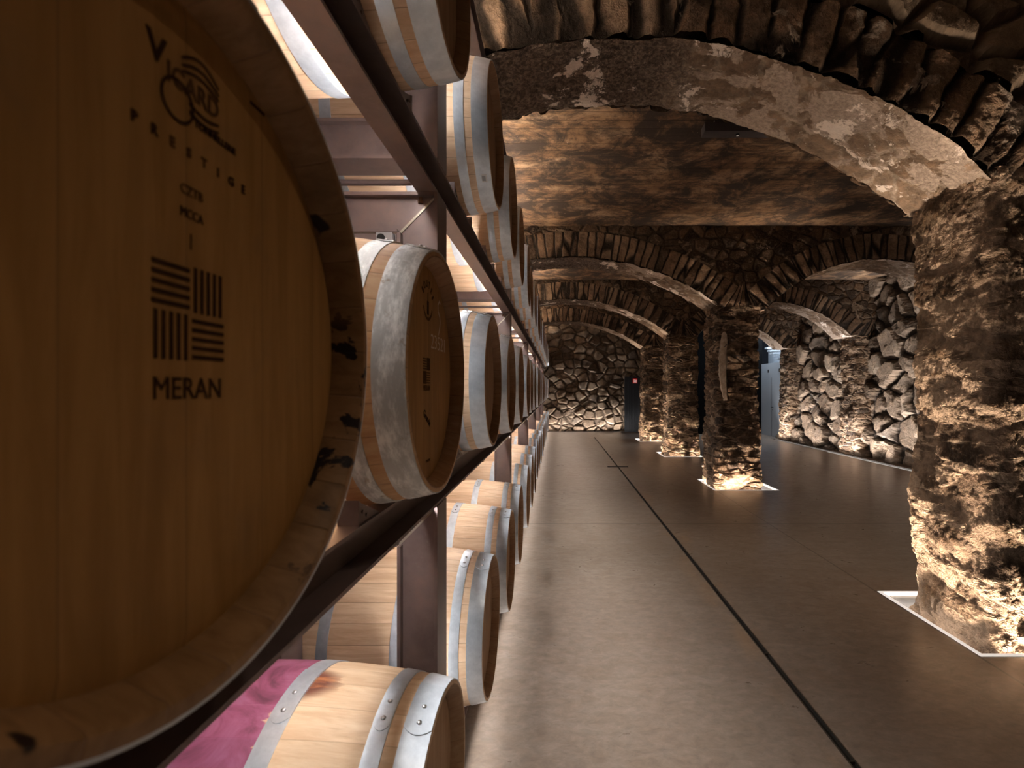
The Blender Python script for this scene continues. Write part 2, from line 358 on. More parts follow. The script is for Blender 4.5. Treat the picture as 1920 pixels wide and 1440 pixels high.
def lathe_x(bm, prof, n=64, cz=0.35, closed=False):
    rings = []
    for x, r in prof:
        rings.append([bm.verts.new((x, r*math.cos(2*PI*i/n), cz + r*math.sin(2*PI*i/n))) for i in range(n)])
    m = len(rings)
    for k in range(m if closed else m-1):
        A, B = rings[k], rings[(k+1) % m]
        for i in range(n): bm.faces.new((A[i], A[(i+1) % n], B[(i+1) % n], B[i]))
    return rings
def cyl(bm, c, r, h, axis='z', n=16, r2=None):
    mat = {'z': Matrix.Identity(4), 'x': Matrix.Rotation(PI/2, 4, 'Y'), 'y': Matrix.Rotation(PI/2, 4, 'X')}[axis]
    bmesh.ops.create_cone(bm, cap_ends=True, segments=n, radius1=r, radius2=r if r2 is None else r2, depth=h, matrix=Matrix.Translation(c) @ mat)
    return bm
def tag(o, label=None, cat=None, group=None, kind=None):
    if label: o['label'] = label
    if cat: o['category'] = cat
    if group: o['group'] = group
    if kind: o['kind'] = kind
    return o
def empty(name, loc, label=None, cat=None, group=None):
    o = bpy.data.objects.new(name, None); C.objects.link(o); o.location = loc; o.empty_display_size = 0.1
    return tag(o, label, cat, group)
def copy_tree(o, parent=None):
    c = o.copy(); C.objects.link(c); c.parent = parent
    for ch in list(o.children): copy_tree(ch, c)
    return c
def Z(z): return z + H

def grid(name, rows, mat, parent=None, rest=None, arc=None, extra=None, flip=False):
    """rows: list of rows of points; attributes rest (undisplaced point) and arc for the shaders"""
    nr, nc = len(rows), len(rows[0])
    vs_ = [p for r in rows for p in r]
    fs = []
    for i in range(nr-1):
        for j in range(nc-1):
            a = i*nc+j; q = (a, a+1, a+nc+1, a+nc)
            fs.append(q[::-1] if flip else q)
    me = bpy.data.meshes.new(name); me.from_pydata(vs_, [], fs)
    at = me.attributes.new('rest', 'FLOAT_VECTOR', 'POINT')
    src = [p for r in (rest or rows) for p in r]
    at.data.foreach_set('vector', [c for p in src for c in p])
    if arc:
        at = me.attributes.new('arc', 'FLOAT_VECTOR', 'POINT')
        at.data.foreach_set('vector', [c for r in arc for p in r for c in p])
    me.materials.append(mat)
    me.polygons.foreach_set('use_smooth', [True]*len(fs))
    o = bpy.data.objects.new(name, me); C.objects.link(o)
    if parent: o.parent = parent
    return o
def rng(a, b, step):
    n = max(2, int(round(abs(b-a)/step))+1)
    return [a+(b-a)*i/(n-1) for i in range(n)]

# ================================================================== ROOM
XL, XR, YB, YF, ZC = -2.1, 7.15, 17.45, -2.6, 2.46     # z relative to the lens
PIL = [(2.87, 3.18), (2.74, 7.66), (2.84, 11.25), (2.84, 14.45)]   # pillar centres
PW, PD = 0.33, 0.34                                       # half width, half depth
PITS = [(2.37, 3.42, 2.72, 3.60), (2.34, 3.30, 7.22, 8.12), (2.38, 3.26, 10.82, 11.66), (2.38, 3.26, 14.02, 14.86)]
DRAIN = (1.165, 1.200, -2.2, 15.3)
# floor with the pits and the drain slot left open
xs = sorted({XL, XR+0.5, DRAIN[0], DRAIN[1]} | {v for p_ in PITS for v in p_[:2]} | {6.52, 6.66, -0.9, 2.36})
ys = sorted({YF, YB+0.3, DRAIN[2], DRAIN[3]} | {v for p_ in PITS for v in p_[2:]} | {3.7, 14.86, YB-0.22, YB-0.14})
HOLES = [(p_[0], p_[1], p_[2], p_[3]) for p_ in PITS] + [DRAIN, (6.52, 6.66, 3.7, 14.86), (-0.9, 2.36, YB-0.22, YB-0.14)]
bm = bmesh.new(); vd = {}
for i in range(len(xs)-1):
    for k in range(len(ys)-1):
        cx, cy = (xs[i]+xs[i+1])/2, (ys[k]+ys[k+1])/2
        if any(h_[0] < cx < h_[1] and h_[2] < cy < h_[3] for h_ in HOLES): continue
        q = []
        for a, b in ((i, k), (i+1, k), (i+1, k+1), (i, k+1)):
            if (a, b) not in vd: vd[(a, b)] = bm.verts.new((xs[a], ys[b], 0))
            q.append(vd[(a, b)])
        bm.faces.new(q)
fl = link('floor', bm, M['floor']); tag(fl, kind='structure')
# bed of the pits and trench (part of the floor)
bm = bmesh.new()
for x0, x1, y0, y1 in HOLES:
    d = -0.02 if (x0, x1) == DRAIN[:2] else -0.13
    v = [bm.verts.new((x, y, z)) for z in (0, d) for x, y in ((x0, y0), (x1, y0), (x1, y1), (x0, y1))]
    for a in range(4): bm.faces.new((v[a], v[(a+1) % 4], v[4+(a+1) % 4], v[4+a]))
    bm.faces.new(v[4:8])
link('pit_lining', bm, M['pit'], fl)

# ceiling
rows = [[(x, y, Z(ZC)) for x in rng(XL, XR+0.3, 0.6)] for y in rng(YF, YB+0.2, 0.6)]
o = grid('ceiling', rows, M['ceiling'], flip=True); tag(o, kind='structure')
# walls
def wobble(x, y, z, a=0.03, s=1.3):
    return a*(noise.noise(Vector((x*s, y*s, z*s))) + 0.5*noise.noise(Vector((x*s*2.7+5, y*s*2.7, z*s*2.7))))
rows = [[(x, YB + wobble(x, YB, z, .04), z) for x in rng(XL-0.05, 3.4, 0.028)] for z in rng(-0.05, Z(ZC)+0.05, 0.028)]
o = grid('wall_back', rows, M['fieldstone']); tag(o, kind='structure')
rows = [[(XL, y, z) for y in rng(YF, YB+0.1, 0.1)] for z in rng(-0.05, Z(ZC)+0.05, 0.1)]
o = grid('wall_left', rows, M['rubble'], flip=False); tag(o, kind='structure')
rows = [[(x, YF, z) for x in rng(XL-0.05, XR+0.3, 0.1)] for z in rng(-0.05, Z(ZC)+0.05, 0.1)]
o = grid('wall_front', rows, M['rubble'], flip=True); tag(o, kind='structure')
def wr(y, z):
    base = XR - 0.10*math.exp(-(z/0.35)**2)*0.75 - 0.16*math.exp(-(z/1.1)**2)
    return base + wobble(3, y, z, 0.06)
rows = [[(wr(y, z), y, z) for y in rng(3.6, 15.0, 0.033)] for z in rng(-0.14, Z(ZC)+0.05, 0.033)]
o = grid('wall_right', rows, M['bigstone'], flip=True); tag(o, kind='structure')
rows = [[(XR, y, z) for y in rng(YF, 3.62, 0.12)] for z in rng(-0.05, Z(ZC)+0.05, 0.12)]
o2 = grid('wall_right', rows, M['bigstone'], flip=True); tag(o2, kind='structure')

# ------------------------------------------------------------------ pillars
def pillar_grid(cx, cy, hw, hd, z1, step, seed, sides='all', r=0.07):
    per = []
    def seg(x0, y0, x1, y1):
        n = max(2, int(math.hypot(x1-x0, y1-y0)/step))
        for i in range(n): per.append((x0+(x1-x0)*i/n, y0+(y1-y0)*i/n))
    def corner(x, y, a0):
        n = 4
        for i in range(n): a = a0+PI/2*i/n; per.append((x+r*math.cos(a), y+r*math.sin(a)))
    seg(-hw+r, -hd, hw-r, -hd); corner(hw-r, -hd+r, -PI/2)
    seg(hw, -hd+r, hw, hd-r); corner(hw-r, hd-r, 0)
    seg(hw-r, hd, -hw+r, hd); corner(-hw+r, hd-r, PI/2)
    seg(-hw, hd-r, -hw, -hd+r); corner(-hw+r, -hd+r, PI)
    per.append(per[0])
    rows = []
    for z in rng(-0.13, z1, step):
        k = 1 + 0.07*math.exp(-(max(z, 0)/0.5)**2) + 0.03*math.exp(-((z-0.75)/0.25)**2) - 0.03*math.exp(-((z-1.5)/0.4)**2)
        row = []
        for x, y in per:
            d = wobble(cx+x+seed, cy+y, z, 0.045, 1.7)
            l = math.hypot(x, y)
            row.append((cx+x*k+x/l*d, cy+y*k+y/l*d, z))
        rows.append(row)
    return rows
lab = ['rough stone pillar nearest the camera, cut by the right edge', 'free standing stone pillar with a pale vertical plaster scar',
       'dark stone pillar behind the one with the pale scar', 'farthest stone pillar, next to the black panel on the back wall']
for i, (cx, cy) in enumerate(PIL):
    rows = pillar_grid(cx, cy, PW, PD, Z(1.30), 0.014 if i == 0 else 0.02 if i == 1 else 0.03, i*9.1)
    tag(grid('stone_pillar', rows, M['pillar_near'] if i == 0 else M['pillar']), lab[i], 'pillar', 'stone pillars down the middle of the cellar')
# pilasters on the right wall
pl = ['stone pilaster on the right wall opposite the scarred pillar', 'wide stone pilaster on the right wall behind the scarred pillar', 'stone pilaster on the right wall beside the blue-grey metal door']
for i, cy in enumerate((7.66, 11.25, 14.45)):
    rows = pillar_grid(7.12, cy, 0.38, PD, Z(1.205), 0.03, 40+i*3.3)
    tag(grid('stone_pilaster', rows, M['pillar']), pl[i], 'pilaster', 'stone pilasters on the right wall')
# pale plaster scar on the second pillar, left edge of its front face
rnd_ = random.Random(3); L_, R_ = [], []
for k in range(30):
    z = Z(-0.16) + k/29*1.03
    f = math.sin(PI*min(1, max(0.02, k/29)))**0.35
    cxx = PIL[1][0]-PW+0.10 - 0.03*math.sin(k/29*3) + (1-k/29)*0.02
    L_.append((cxx-0.045*f-0.012*rnd_.random(), z)); R_.append((cxx+0.05*f*(0.6+0.6*k/29)+0.015*rnd_.random(), z))
bm = bmesh.new(); yy = PIL[1][1]-PD-0.035
extrude_poly(bm, L_ + R_[::-1], 'y', yy, yy+0.09)
bmesh.ops.triangulate(bm, faces=[f for f in bm.faces if len(f.verts) > 4])
M['scar'] = None
t = NT('pale_plaster'); p = t.node('ShaderNodeNewGeometry').outputs['Position']
n1 = t.noise(p, 12, 6, 0.7)
M['scar'] = t.done(t.mix(t.ss(n1, 0.3, 0.7), (0.27, 0.19, 0.13), (0.48, 0.37, 0.28)), 0.9, nrm=t.bump(n1, 0.8, 0.02), spec=0.2)
sc = link('plaster_scar', bm, M['scar'], [o for o in C.objects if o.name.startswith('stone_pillar')][1])
tag(sc, 'pale plaster scar')

# ------------------------------------------------------------------ arches
def arch(label, xa, xb, xs0, xs1, crown, spring, y0, y1, step, front_flat=None):
    """arch between the springings xs0..xs1 in a cross wall running xa..xb"""
    root = empty('stone_arch', ((xs0+xs1)/2, (y0+y1)/2, 0), label, 'arch', 'stone cross arches of the vault')
    ox, oy = root.location.x, root.location.y
    hw = (xs1-xs0)/2; cx = (xs0+xs1)/2; rise = crown-spring
    R = (hw*hw+rise*rise)/(2*rise); cz = crown-R
    a1 = math.asin(hw/R)
    RT = 0.37                       # depth of the ring of voussoirs
    nodes = []                      # (x, z, dirx, dirz, arc, inside)
    n = int(2*a1*R/step)
    if xs0-xa > 0.02:
        m = max(2, int((xs0-xa)/step/1.5))
        for i in range(m):
            f = i/m; d = Vector((-math.sin(a1)*f, 0, 1-f+math.cos(a1)*f)).normalized()
            nodes.append((xa+(xs0-xa)*f, spring, d.x, d.z, -a1*R-(1-f)*(xs0-xa), False))
    for i in range(n+1):
        a = -a1+2*a1*i/n
        x = cx+R*math.sin(a)
        nodes.append((x, cz+R*math.cos(a), math.sin(a), math.cos(a), a*R, True))
    if xb-xs1 > 0.02:
        m = max(2, int((xb-xs1)/step/1.5))
        for i in range(1, m+1):
            f = 1-i/m; d = Vector((math.sin(a1)*f, 0, 1-f+math.cos(a1)*f)).normalized()
            nodes.append((xb-(xb-xs1)*f, spring, d.x, d.z, a1*R+(1-f)*(xb-xs1), False))
    nt = max(4, int(RT/step))
    def wob(x, y, z): return wobble(x, y*0.7, z, 0.03, 1.6)
    def faces(y, side):
        rr, aa = [], []
        for j in range(nt+1):
            t_ = RT*j/nt; row, ar = [], []
            for x, z, dx, dz, s, ins in nodes:
                lx = x+dx*t_
                lx = min(max(lx, xa), xb)
                zz = z+dz*t_+wobble(x, y, s, 0.012, 5)*(1-j/nt)
                row.append((lx-ox, y+side*wob(lx, y, zz)-oy, Z(zz))); ar.append((s, t_, y))
            rr.append(row); aa.append(ar)
        return rr, aa
    vm = M['voussoir_big'] if y0 < 4 else M['voussoir']
    fr, fa = faces(y0, -1); br, ba = faces(y1, 1)
    grid('voussoir_ring', fr, vm, root, arc=fa, rest=[[(a+ox, b+oy, c) for a, b, c in r] for r in fr])
    grid('voussoir_ring', br, vm, root, arc=ba, rest=[[(a+ox, b+oy, c) for a, b, c in r] for r in br], flip=True)
    # soffit
    ns = max(3, int((y1-y0)/step)); so = []
    for j in range(ns+1):
        f = j/ns
        so.append([tuple(Vector(fr[0][k]).lerp(Vector(br[0][k]), f) + Vector((0, 0, wobble(fr[0][k][0], f*3, 2, 0.03*math.sin(PI*f), 2)))) for k in range(len(nodes))])
    grid('soffit', so, M['soffit'], root, rest=[[(a+ox, b+oy, c) for a, b, c in r] for r in so], flip=True)
    # spandrel walls front and back
    for rr, y, side, fl_ in ((fr, y0, -1, False), (br, y1, 1, True)):
        top = []; K = len(nodes)
        for k in range(K):
            e = rr[-1][k]; top.append((xa+(xb-xa)*k/(K-1)-ox, e[1], Z(ZC)+0.04))
        hmax = max(top[k][2]-rr[-1][k][2] for k in range(K)); m = max(4, int(hmax/step/1.4))
        sp = []
        for j in range(m+1):
            f = j/m; row = []
            for k in range(K):
                a = Vector(rr[-1][k]); b = Vector(top[k]); q = a.lerp(b, f)
                yy = y+side*wob(q.x+ox, y, q.z-H)-oy
                row.append((q.x, yy, q.z))
            sp.append(row)
        grid('spandrel_wall', sp, M['fieldstone'] if y0 < 4 else M['rubble'], root, rest=[[(a+ox, b+oy, c) for a, b, c in r] for r in sp], flip=fl_)
    return root
AL = ['nearest stone arch overhead, its plastered underside patched with white', 'second stone arch across the aisle, springing from the scarred pillar',
      'third stone arch across the aisle, with a row of upright voussoirs', 'farthest stone arch across the aisle, just before the fieldstone back wall']
XM = 2.84
sp_ = [(-1.75, 2.55, 2.06), (-2.07, 2.50, 2.00), (-2.07, 2.52, 2.04), (-2.07, 2.50, 2.00)]
for i, (cx, cy) in enumerate(PIL):
    arch(AL[i], XL, XM, sp_[i][0], sp_[i][1], sp_[i][2], 1.25, cy-PD, cy+PD, 0.018 if i == 0 else 0.026 if i == 1 else 0.034)
arch('arch between the nearest pillar and the right wall, out past the right edge', XM, XR+0.1, 3.2, 6.58, 1.97, 1.22, PIL[0][1]-PD, PIL[0][1]+PD, 0.05)
BL = ['arch between the scarred pillar and the right wall', 'arch behind it, landing on the wide pilaster of the right wall', 'farthest right-hand arch, framing the blue-grey metal door']
for i, cy in enumerate((7.66, 11.25, 14.45)):
    arch(BL[i], XM, XR+0.1, 3.14, 6.58, 1.97, 1.22, cy-PD, cy+PD, 0.034)

# ------------------------------------------------------------------ lit frames round the pillars
fl_lab = ['lit white floor frame around the nearest pillar', 'lit white floor frame around the scarred pillar', 'lit white floor frame around the pillar behind the scarred one', 'lit white floor frame around the farthest pillar']
for i, (x0, x1, y0, y1) in enumerate(PITS):
    root = empty('floor_light_frame', ((x0+x1)/2, (y0+y1)/2, 0), fl_lab[i], 'floor light', 'lit floor frames around the pillars')
    ox, oy = root.location.x, root.location.y; wd = 0.026
    X0, X1, Y0, Y1 = x0-ox, x1-ox, y0-oy, y1-oy
    bm = bmesh.new()
    o_ = [(X0, Y0), (X1, Y0), (X1, Y1), (X0, Y1)]; i_ = [(X0+wd, Y0+wd), (X1-wd, Y0+wd), (X1-wd, Y1-wd), (X0+wd, Y1-wd)]
    vo = [[bm.verts.new((x, y, z)) for x, y in o_] for z in (-0.02, 0.003)]; vi = [[bm.verts.new((x, y, z)) for x, y in i_] for z in (-0.02, 0.003)]
    for a in range(4):
        b = (a+1) % 4
        bm.faces.new((vo[1][a], vo[1][b], vi[1][b], vi[1][a])); bm.faces.new((vo[0][a], vo[0][b], vi[0][b], vi[0][a]))
        bm.faces.new((vo[0][a], vo[0][b], vo[1][b], vo[1][a])); bm.faces.new((vi[0][a], vi[0][b], vi[1][b], vi[1][a]))
    link('frame', bm, M['rim'], root)
    for a, (bx0, bx1, by0, by1) in enumerate(((X0+.03, X1-.03, Y0+.028, Y0+.040), (X0+.03, X1-.03, Y1-.040, Y1-.028), (X0+.028, X0+.040, Y0+.05, Y1-.05), (X1-.040, X1-.028, Y0+.05, Y1-.05))):
        bm = bmesh.new(); box(bm, bx0, bx1, by0, by1, -0.125, -0.113); link('led_strip', bm, M['pit_led'], root)
        if a < 2: strip_light('uplight', (bx0, (by0+by1)/2, -0.10), (bx1, (by0+by1)/2, -0.10), (0, 0, 1), 0.012, K_UP, WARM, 60, root)
        else: strip_light('uplight', ((bx0+bx1)/2, by0, -0.10), ((bx0+bx1)/2, by1, -0.10), (0, 0, 1), 0.012, K_UP, WARM, 60, root)
# light trenches along the right wall and the back wall
def trench(label, x0, x1, y0, y1, z):
    bm = bmesh.new(); box(bm, x0, x1, y0, y1, z, z+0.012)
    tag(link('floor_light_strip', bm, M['pit_led']), label, 'floor light')
bm = bmesh.new(); box(bm, 6.50, 6.522, 3.75, 11.7, -0.02, 0.003)
tag(link('lit_edge_trim', bm, M['rim']), 'lit white trim on the floor along the trench of the right wall', 'floor light')
trench('strip light in the trench at the foot of the right wall', 6.545, 6.557, 3.8, 14.8, -0.05)
bm = bmesh.new(); box(bm, -0.88, 2.34, YB-0.20, YB-0.188, -0.06, -0.048)
tag(link('floor_light_strip', bm, M['pit_led']), 'strip light on the floor along the foot of the fieldstone back wall', 'floor light')

strip_light('uplight', (6.56, 3.8, -0.035), (6.56, 14.8, -0.035), (0.30, 0, 1), 0.012, K_UP*1.5, NEUT, 80)
strip_light('uplight', (-0.88, YB-0.194, -0.045), (2.34, YB-0.194, -0.045), (0, 0.12, 1), 0.012, K_UP*0.9, NEUT, 90)
strip_light('downlight', (-0.420, -0.6, Z(-0.408)), (-0.420, 17.2, Z(-0.408)), (0.80, 0, -1), 0.012, K_WASH, NEUT, 54)  # added strip without a fixture, brightens the floor beside the rack
strip_light('toe_light', (-0.405, -0.6, 0.085), (-0.405, 17.2, 0.085), (1, 0, -0.12), 0.012, 4.0, NEUT, 120)  # added fill hidden under the bottom barrels, brightens the near floor
# drain
root = empty('floor_drain', ((DRAIN[0]+DRAIN[1])/2, 6, 0), 'long dark slot drain running down the concrete floor', 'drain')
for a, b, z, m_ in ((-0.0175, -0.0115, 0.002, 'channel'), (0.0115, 0.0175, 0.002, 'channel')):
    bm = bmesh.new(); box(bm, a, b, DRAIN[2]-6, DRAIN[3]-6, -0.018, z); link('drain_edge', bm, M[m_], root)
bm = bmesh.new(); box(bm, -0.0115, 0.0115, DRAIN[2]-6, DRAIN[3]-6, -0.019, -0.012); link('drain_channel', bm, M['slot'], root)
for y in (1.1, 1.95, 2.75, 3.6, 4.5):
    bm = bmesh.new(); box(bm, -0.0115, 0.0115, y-6, y-5.994, -0.012, 0.001); link('cross_bar', bm, M['channel'], root)
bm = bmesh.new(); box(bm, 0.98, 1.38, 9.38, 9.50, 0.0, 0.003)
tag(link('drain_cover', bm, M['slot']), 'small dark cover plate lying across the slot drain', 'drain cover')

# ================================================================== BARRELS
RB, LB = 0.345, 0.95
def prof_r(x):
    u = abs(x)/(LB/2)
    return 0.297 + (RB-0.297)*(1-u**2.0)**0.9 if u < 1 else 0.297
def body_mesh():
    bm = bmesh.new(); pr = []
    N = 30
    h = LB/2
    pr += [(-h+0.035, 0.268), (-h+0.004, 0.281), (-h, 0.285), (-h, 0.294)]
    for i in range(N+1):
        x = -h+0.002+(LB-0.004)*i/N; pr.append((x, prof_r(x)))
    pr += [(h, 0.294), (h, 0.285), (h-0.004, 0.281), (h-0.035, 0.268), (h-0.06, 0.27), (-h+0.06, 0.27)]
    lathe_x(bm, pr, 96, closed=True)
    return bm
def head_mesh(side):
    bm = bmesh.new(); x = side*(LB/2-0.036); pr = [(x, 0.0005), (x, 0.255), (x-side*0.003, 0.2695), (x-side*0.016, 0.2695), (x-side*0.016, 0.0005)]
    lathe_x(bm, pr, 96); return bm
HO = [(0.4735, 0.412), (0.383, 0.345), (0.166, 0.121)]     # outer and inner edge of each hoop, from the middle
LAP0, LAP1 = math.radians(108), math.radians(82)          # lap joint near the top, on the camera side
def hoop_mesh(side, k):
    a, b = HO[k]; bm = bmesh.new(); th = 0.0022
    xs_ = [a+(b-a)*i/5 for i in range(6)]
    pr = [(side*x, prof_r(x)+th) for x in xs_] + [(side*x, prof_r(x)-0.001) for x in xs_[::-1]]
    lathe_x(bm, pr, 96, closed=True)
    # lap: a second thickness over the joint, with a rounded tongue end
    n = 14; rr = []
    r0 = prof_r((a+b)/2); top = []
    for j in range(7):
        f = j/6; x = a+(b-a)*f; tongue = 0.055*(1-(2*f-1)**2)**0.5*0.6
        row = []
        for i in range(n+1):
            aa = LAP1+(LAP0+tongue*0.0+ (0.05*(1-(2*f-1)**2)) - LAP1)*i/n
            r = prof_r(x)+th+0.0022
            row.append(bm.verts.new((side*x, r*math.cos(aa), 0.35+r*math.sin(aa))))
        top.append(row)
    for j in range(6):
        for i in range(n): bm.faces.new((top[j][i], top[j][i+1], top[j+1][i+1], top[j+1][i]))
    edge = [top[0][i] for i in range(n+1)] + [top[j][n] for j in range(1, 7)] + [top[6][i] for i in range(n-1, -1, -1)] + [top[j][0] for j in range(5, 0, -1)]
    low = []
    for v in edge:
        d = Vector((0, v.co.y, v.co.z-0.35)); r = d.length; d = d*((r-0.0022)/r); low.append(bm.verts.new((v.co.x, d.y, 0.35+d.z)))
    for i in range(len(edge)): bm.faces.new((edge[i], edge[(i+1) % len(edge)], low[(i+1) % len(edge)], low[i]))
    return bm
def rivet_mesh(side, k, q):
    a, b = HO[k]; x = side*(a+b)/2; aa = LAP0 - math.radians(3.5+q*8.0) + 0.02
    r = prof_r(abs(x))+0.0042; bm = bmesh.new()
    bmesh.ops.create_uvsphere(bm, u_segments=12, v_segments=8, radius=0.0058)
    rot = Matrix.Rotation(aa-PI/2, 4, 'X')
    bmesh.ops.transform(bm, matrix=Matrix.Translation((x, r*math.cos(aa), 0.35+r*math.sin(aa))) @ rot @ Matrix.Diagonal((1, 1, 0.7, 1)), verts=bm.verts)
    return bm
def bung_mesh():
    bm = bmesh.new(); cyl(bm, (0, 0, 0.35+RB+0.004), 0.028, 0.02, 'z', 24, 0.031); return bm
ME = {}
def part(key, fn, name, mat, parent, smooth=True):
    k = (key, mat.name)
    if k not in ME:
        o = link(name, fn(), mat, parent)
        if smooth: sharp(o, 40)
        ME[k] = o.data; return o
    o = bpy.data.objects.new(name, ME[k]); C.objects.link(o); o.parent = parent; return o
def make_barrel(stave, head, hoop, rivets):
    root = empty('wine_barrel', (0, 0, 0))
    part('body', body_mesh, 'body', stave, root)
    for s in (1, -1): part(('head', s), lambda: head_mesh(s), 'head', head, root)
    for s in (1, -1):
        for k in range(3):
            h = part(('hoop', s, k), lambda: hoop_mesh(s, k), 'hoop', hoop, root)
            if rivets and s == 1:
                for q in (0, 1): part(('rivet', s, k, q), lambda: rivet_mesh(s, k, q), 'rivet', M['rivet'], h)
    part('bung', bung_mesh, 'bung', M['head'], root)
    return root
# ------------------------------------------------------------------ brand marks
FONT = None
def text_bm(s, size, sx=1.0, bold=0.0):
    cu = bpy.data.curves.new('lettering', 'FONT'); cu.body = s; cu.size = size; cu.align_x = 'CENTER'; cu.align_y = 'CENTER'; cu.offset = bold
    cu.extrude = 0.0003; cu.resolution_u = 3
    o = bpy.data.objects.new('lettering', cu); C.objects.link(o)
    dg = bpy.context.evaluated_depsgraph_get()
    me = bpy.data.meshes.new_from_object(o.evaluated_get(dg))
    bm = bmesh.new(); bm.from_mesh(me); bpy.data.objects.remove(o); bpy.data.curves.remove(cu); bpy.data.meshes.remove(me)
    bmesh.ops.transform(bm, matrix=Matrix.Diagonal((sx, 1, 1, 1)), verts=bm.verts)
    return bm
def place_on_head(bm, y, z, rot=0.0):
    """text plane (x right, y up) -> head plane: +x of the text runs along +Y, seen from +X"""
    x = LB/2-0.036+0.0006
    m = Matrix(((0, 0, 1, x), (1, 0, 0, y), (0, 1, 0, 0.35+z), (0, 0, 0, 1)))
    bmesh.ops.transform(bm, matrix=m @ Matrix.Rotation(rot, 4, 'Z'), verts=bm.verts); return bm
def rects(items):
    bm = bmesh.new()
    for x0, x1, y0, y1 in items: box(bm, x0, x1, y0, y1, -0.0003, 0.0003)
    return bm
def ribbon(pts, wd):
    bm = bmesh.new(); A, B = [], []
    for i, p_ in enumerate(pts):
        a = Vector(pts[max(0, i-1)]); b = Vector(pts[min(len(pts)-1, i+1)]); d = (b-a).normalized(); n = Vector((-d.y, d.x))
        A.append(bm.verts.new((p_[0]+n.x*wd/2, p_[1]+n.y*wd/2, 0.0003))); B.append(bm.verts.new((p_[0]-n.x*wd/2, p_[1]-n.y*wd/2, 0.0003)))
    for i in range(len(pts)-1): bm.faces.new((A[i], A[i+1], B[i+1], B[i]))
    return bm
def merge(*bms):
    out = bmesh.new()
    for b in bms:
        me = bpy.data.meshes.new('tmp'); b.to_mesh(me); b.free(); out.from_mesh(me); bpy.data.meshes.remove(me)
    return out
def weave_mark(w_):
    g = w_*0.04; c = (w_-g)/2; it = []
    for cx, cy, hor in ((0, 1, 1), (1, 1, 0), (0, 0, 0), (1, 0, 1)):
        x0 = cx*(c+g)-w_/2; y0 = cy*(c+g)-w_/2
        for k in range(5):
            a = c*(k+0.25)/5; b = a+c*0.085
            it.append((x0, x0+c, y0+a, y0+b) if hor else (x0+a, x0+b, y0, y0+c))
    return rects(it)
def add_mark(head, name, bm, y, z, mat, label=None, rot=0):
    o = link(name, place_on_head(bm, y, z, rot), mat, head)
    if label: o['label'] = label
    return o

# ------------------------------------------------------------------ positions
CY = [1.75+2.62*k for k in range(5)]+[14.93]                       # centre line of each rack frame
gen = []
for k in range(6):
    for j, off in enumerate((0.51, 1.32, 2.12)): gen.append(CY[k]+off)
ORD = ['nearest', 'second', 'third', 'fourth', 'fifth', 'sixth', 'seventh', 'eighth', 'ninth', 'tenth', 'eleventh', 'twelfth', 'thirteenth', 'fourteenth', 'fifteenth', 'sixteenth', 'seventeenth', 'eighteenth', 'nineteenth', 'twentieth', 'twenty-first']
ROWS = {'M': [(.2743, .408, .053), (.2909, 1.2375, .043)], 'L': [(.277, .41, -1.06), (.277, 1.177, -1.045)], 'U': [(.266, .41, 1.13), (.266, 1.21, 1.125)]}
fix = {'M': [(.290, 2.2605, .041), (.284, 3.077, .035), (.280, 3.872, .038)], 'L': [(.295, 2.225, -1.069), (.285, 3.06, -1.062), (.285, 3.88, -1.065)],
       'U': [(.272, 2.2045, 1.133), (.272, 3.08, 1.140), (.276, 3.88, 1.135)]}
rd = random.Random(11)
for r in 'MLU':
    ROWS[r] += fix[r]
    for y in gen[3:]:
        ROWS[r].append((.284+rd.uniform(-.008, .008), y+rd.uniform(-.012, .012), {'M': .038, 'L': -1.065, 'U': 1.135}[r]))
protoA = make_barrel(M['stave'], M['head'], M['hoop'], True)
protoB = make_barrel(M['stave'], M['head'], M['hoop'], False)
usedA = usedB = False
rowname = {'M': 'middle row of the rack', 'L': 'bottom row of the rack', 'U': 'top row of the rack'}
BAR = {}
for r in 'MLU':
    for i, (a, y, z) in enumerate(ROWS[r]):
        if r == 'L' and i == 0: continue
        if r == 'U' and i == 0:
            pass
        n_ = i
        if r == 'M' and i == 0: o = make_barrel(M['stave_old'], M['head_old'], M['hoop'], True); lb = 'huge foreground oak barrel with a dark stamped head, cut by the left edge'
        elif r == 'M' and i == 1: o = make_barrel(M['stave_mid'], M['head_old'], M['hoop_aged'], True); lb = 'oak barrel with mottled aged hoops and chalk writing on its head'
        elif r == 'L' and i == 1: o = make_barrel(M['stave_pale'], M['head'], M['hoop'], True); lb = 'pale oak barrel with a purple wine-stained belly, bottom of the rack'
        elif i <= 4:
            if not usedA: o = protoA; usedA = True
            else: o = copy_tree(protoA)
            lb = None
        else:
            if not usedB: o = protoB; usedB = True
            else: o = copy_tree(protoB)
            lb = None
        if lb is None:
            if r == 'U' and i == 0: lb = 'oak barrel at the very top left, seen from below above the foreground barrel'
            elif r == 'U' and i == 1: lb = 'oak barrel above the upper beam with a small paper sticker on its hoop'
            elif r == 'U' and i == 2: lb = 'tall looking oak barrel right of the one with the sticker, top row of the rack'
            else:
                kk = n_ if r != 'L' else n_-1
                lb = '%s oak barrel from the camera in the %s' % (ORD[kk], rowname[r])
        tag(o, lb, 'barrel', 'oak barrels in the ' + rowname[r])
        if r == 'M' and i == 0: o['group'] = 'oak barrels in the middle row of the rack'
        o.location = (-a-LB/2, y, Z(z)-0.35)
        o.rotation_euler = (0, 0, 0)
        BAR[(r, i)] = o
# small rocking about the vertical of the chalk-marked barrel
def kid(o, name, n=0): return [c for c in o.children if c.name.split('.')[0] == name][n]

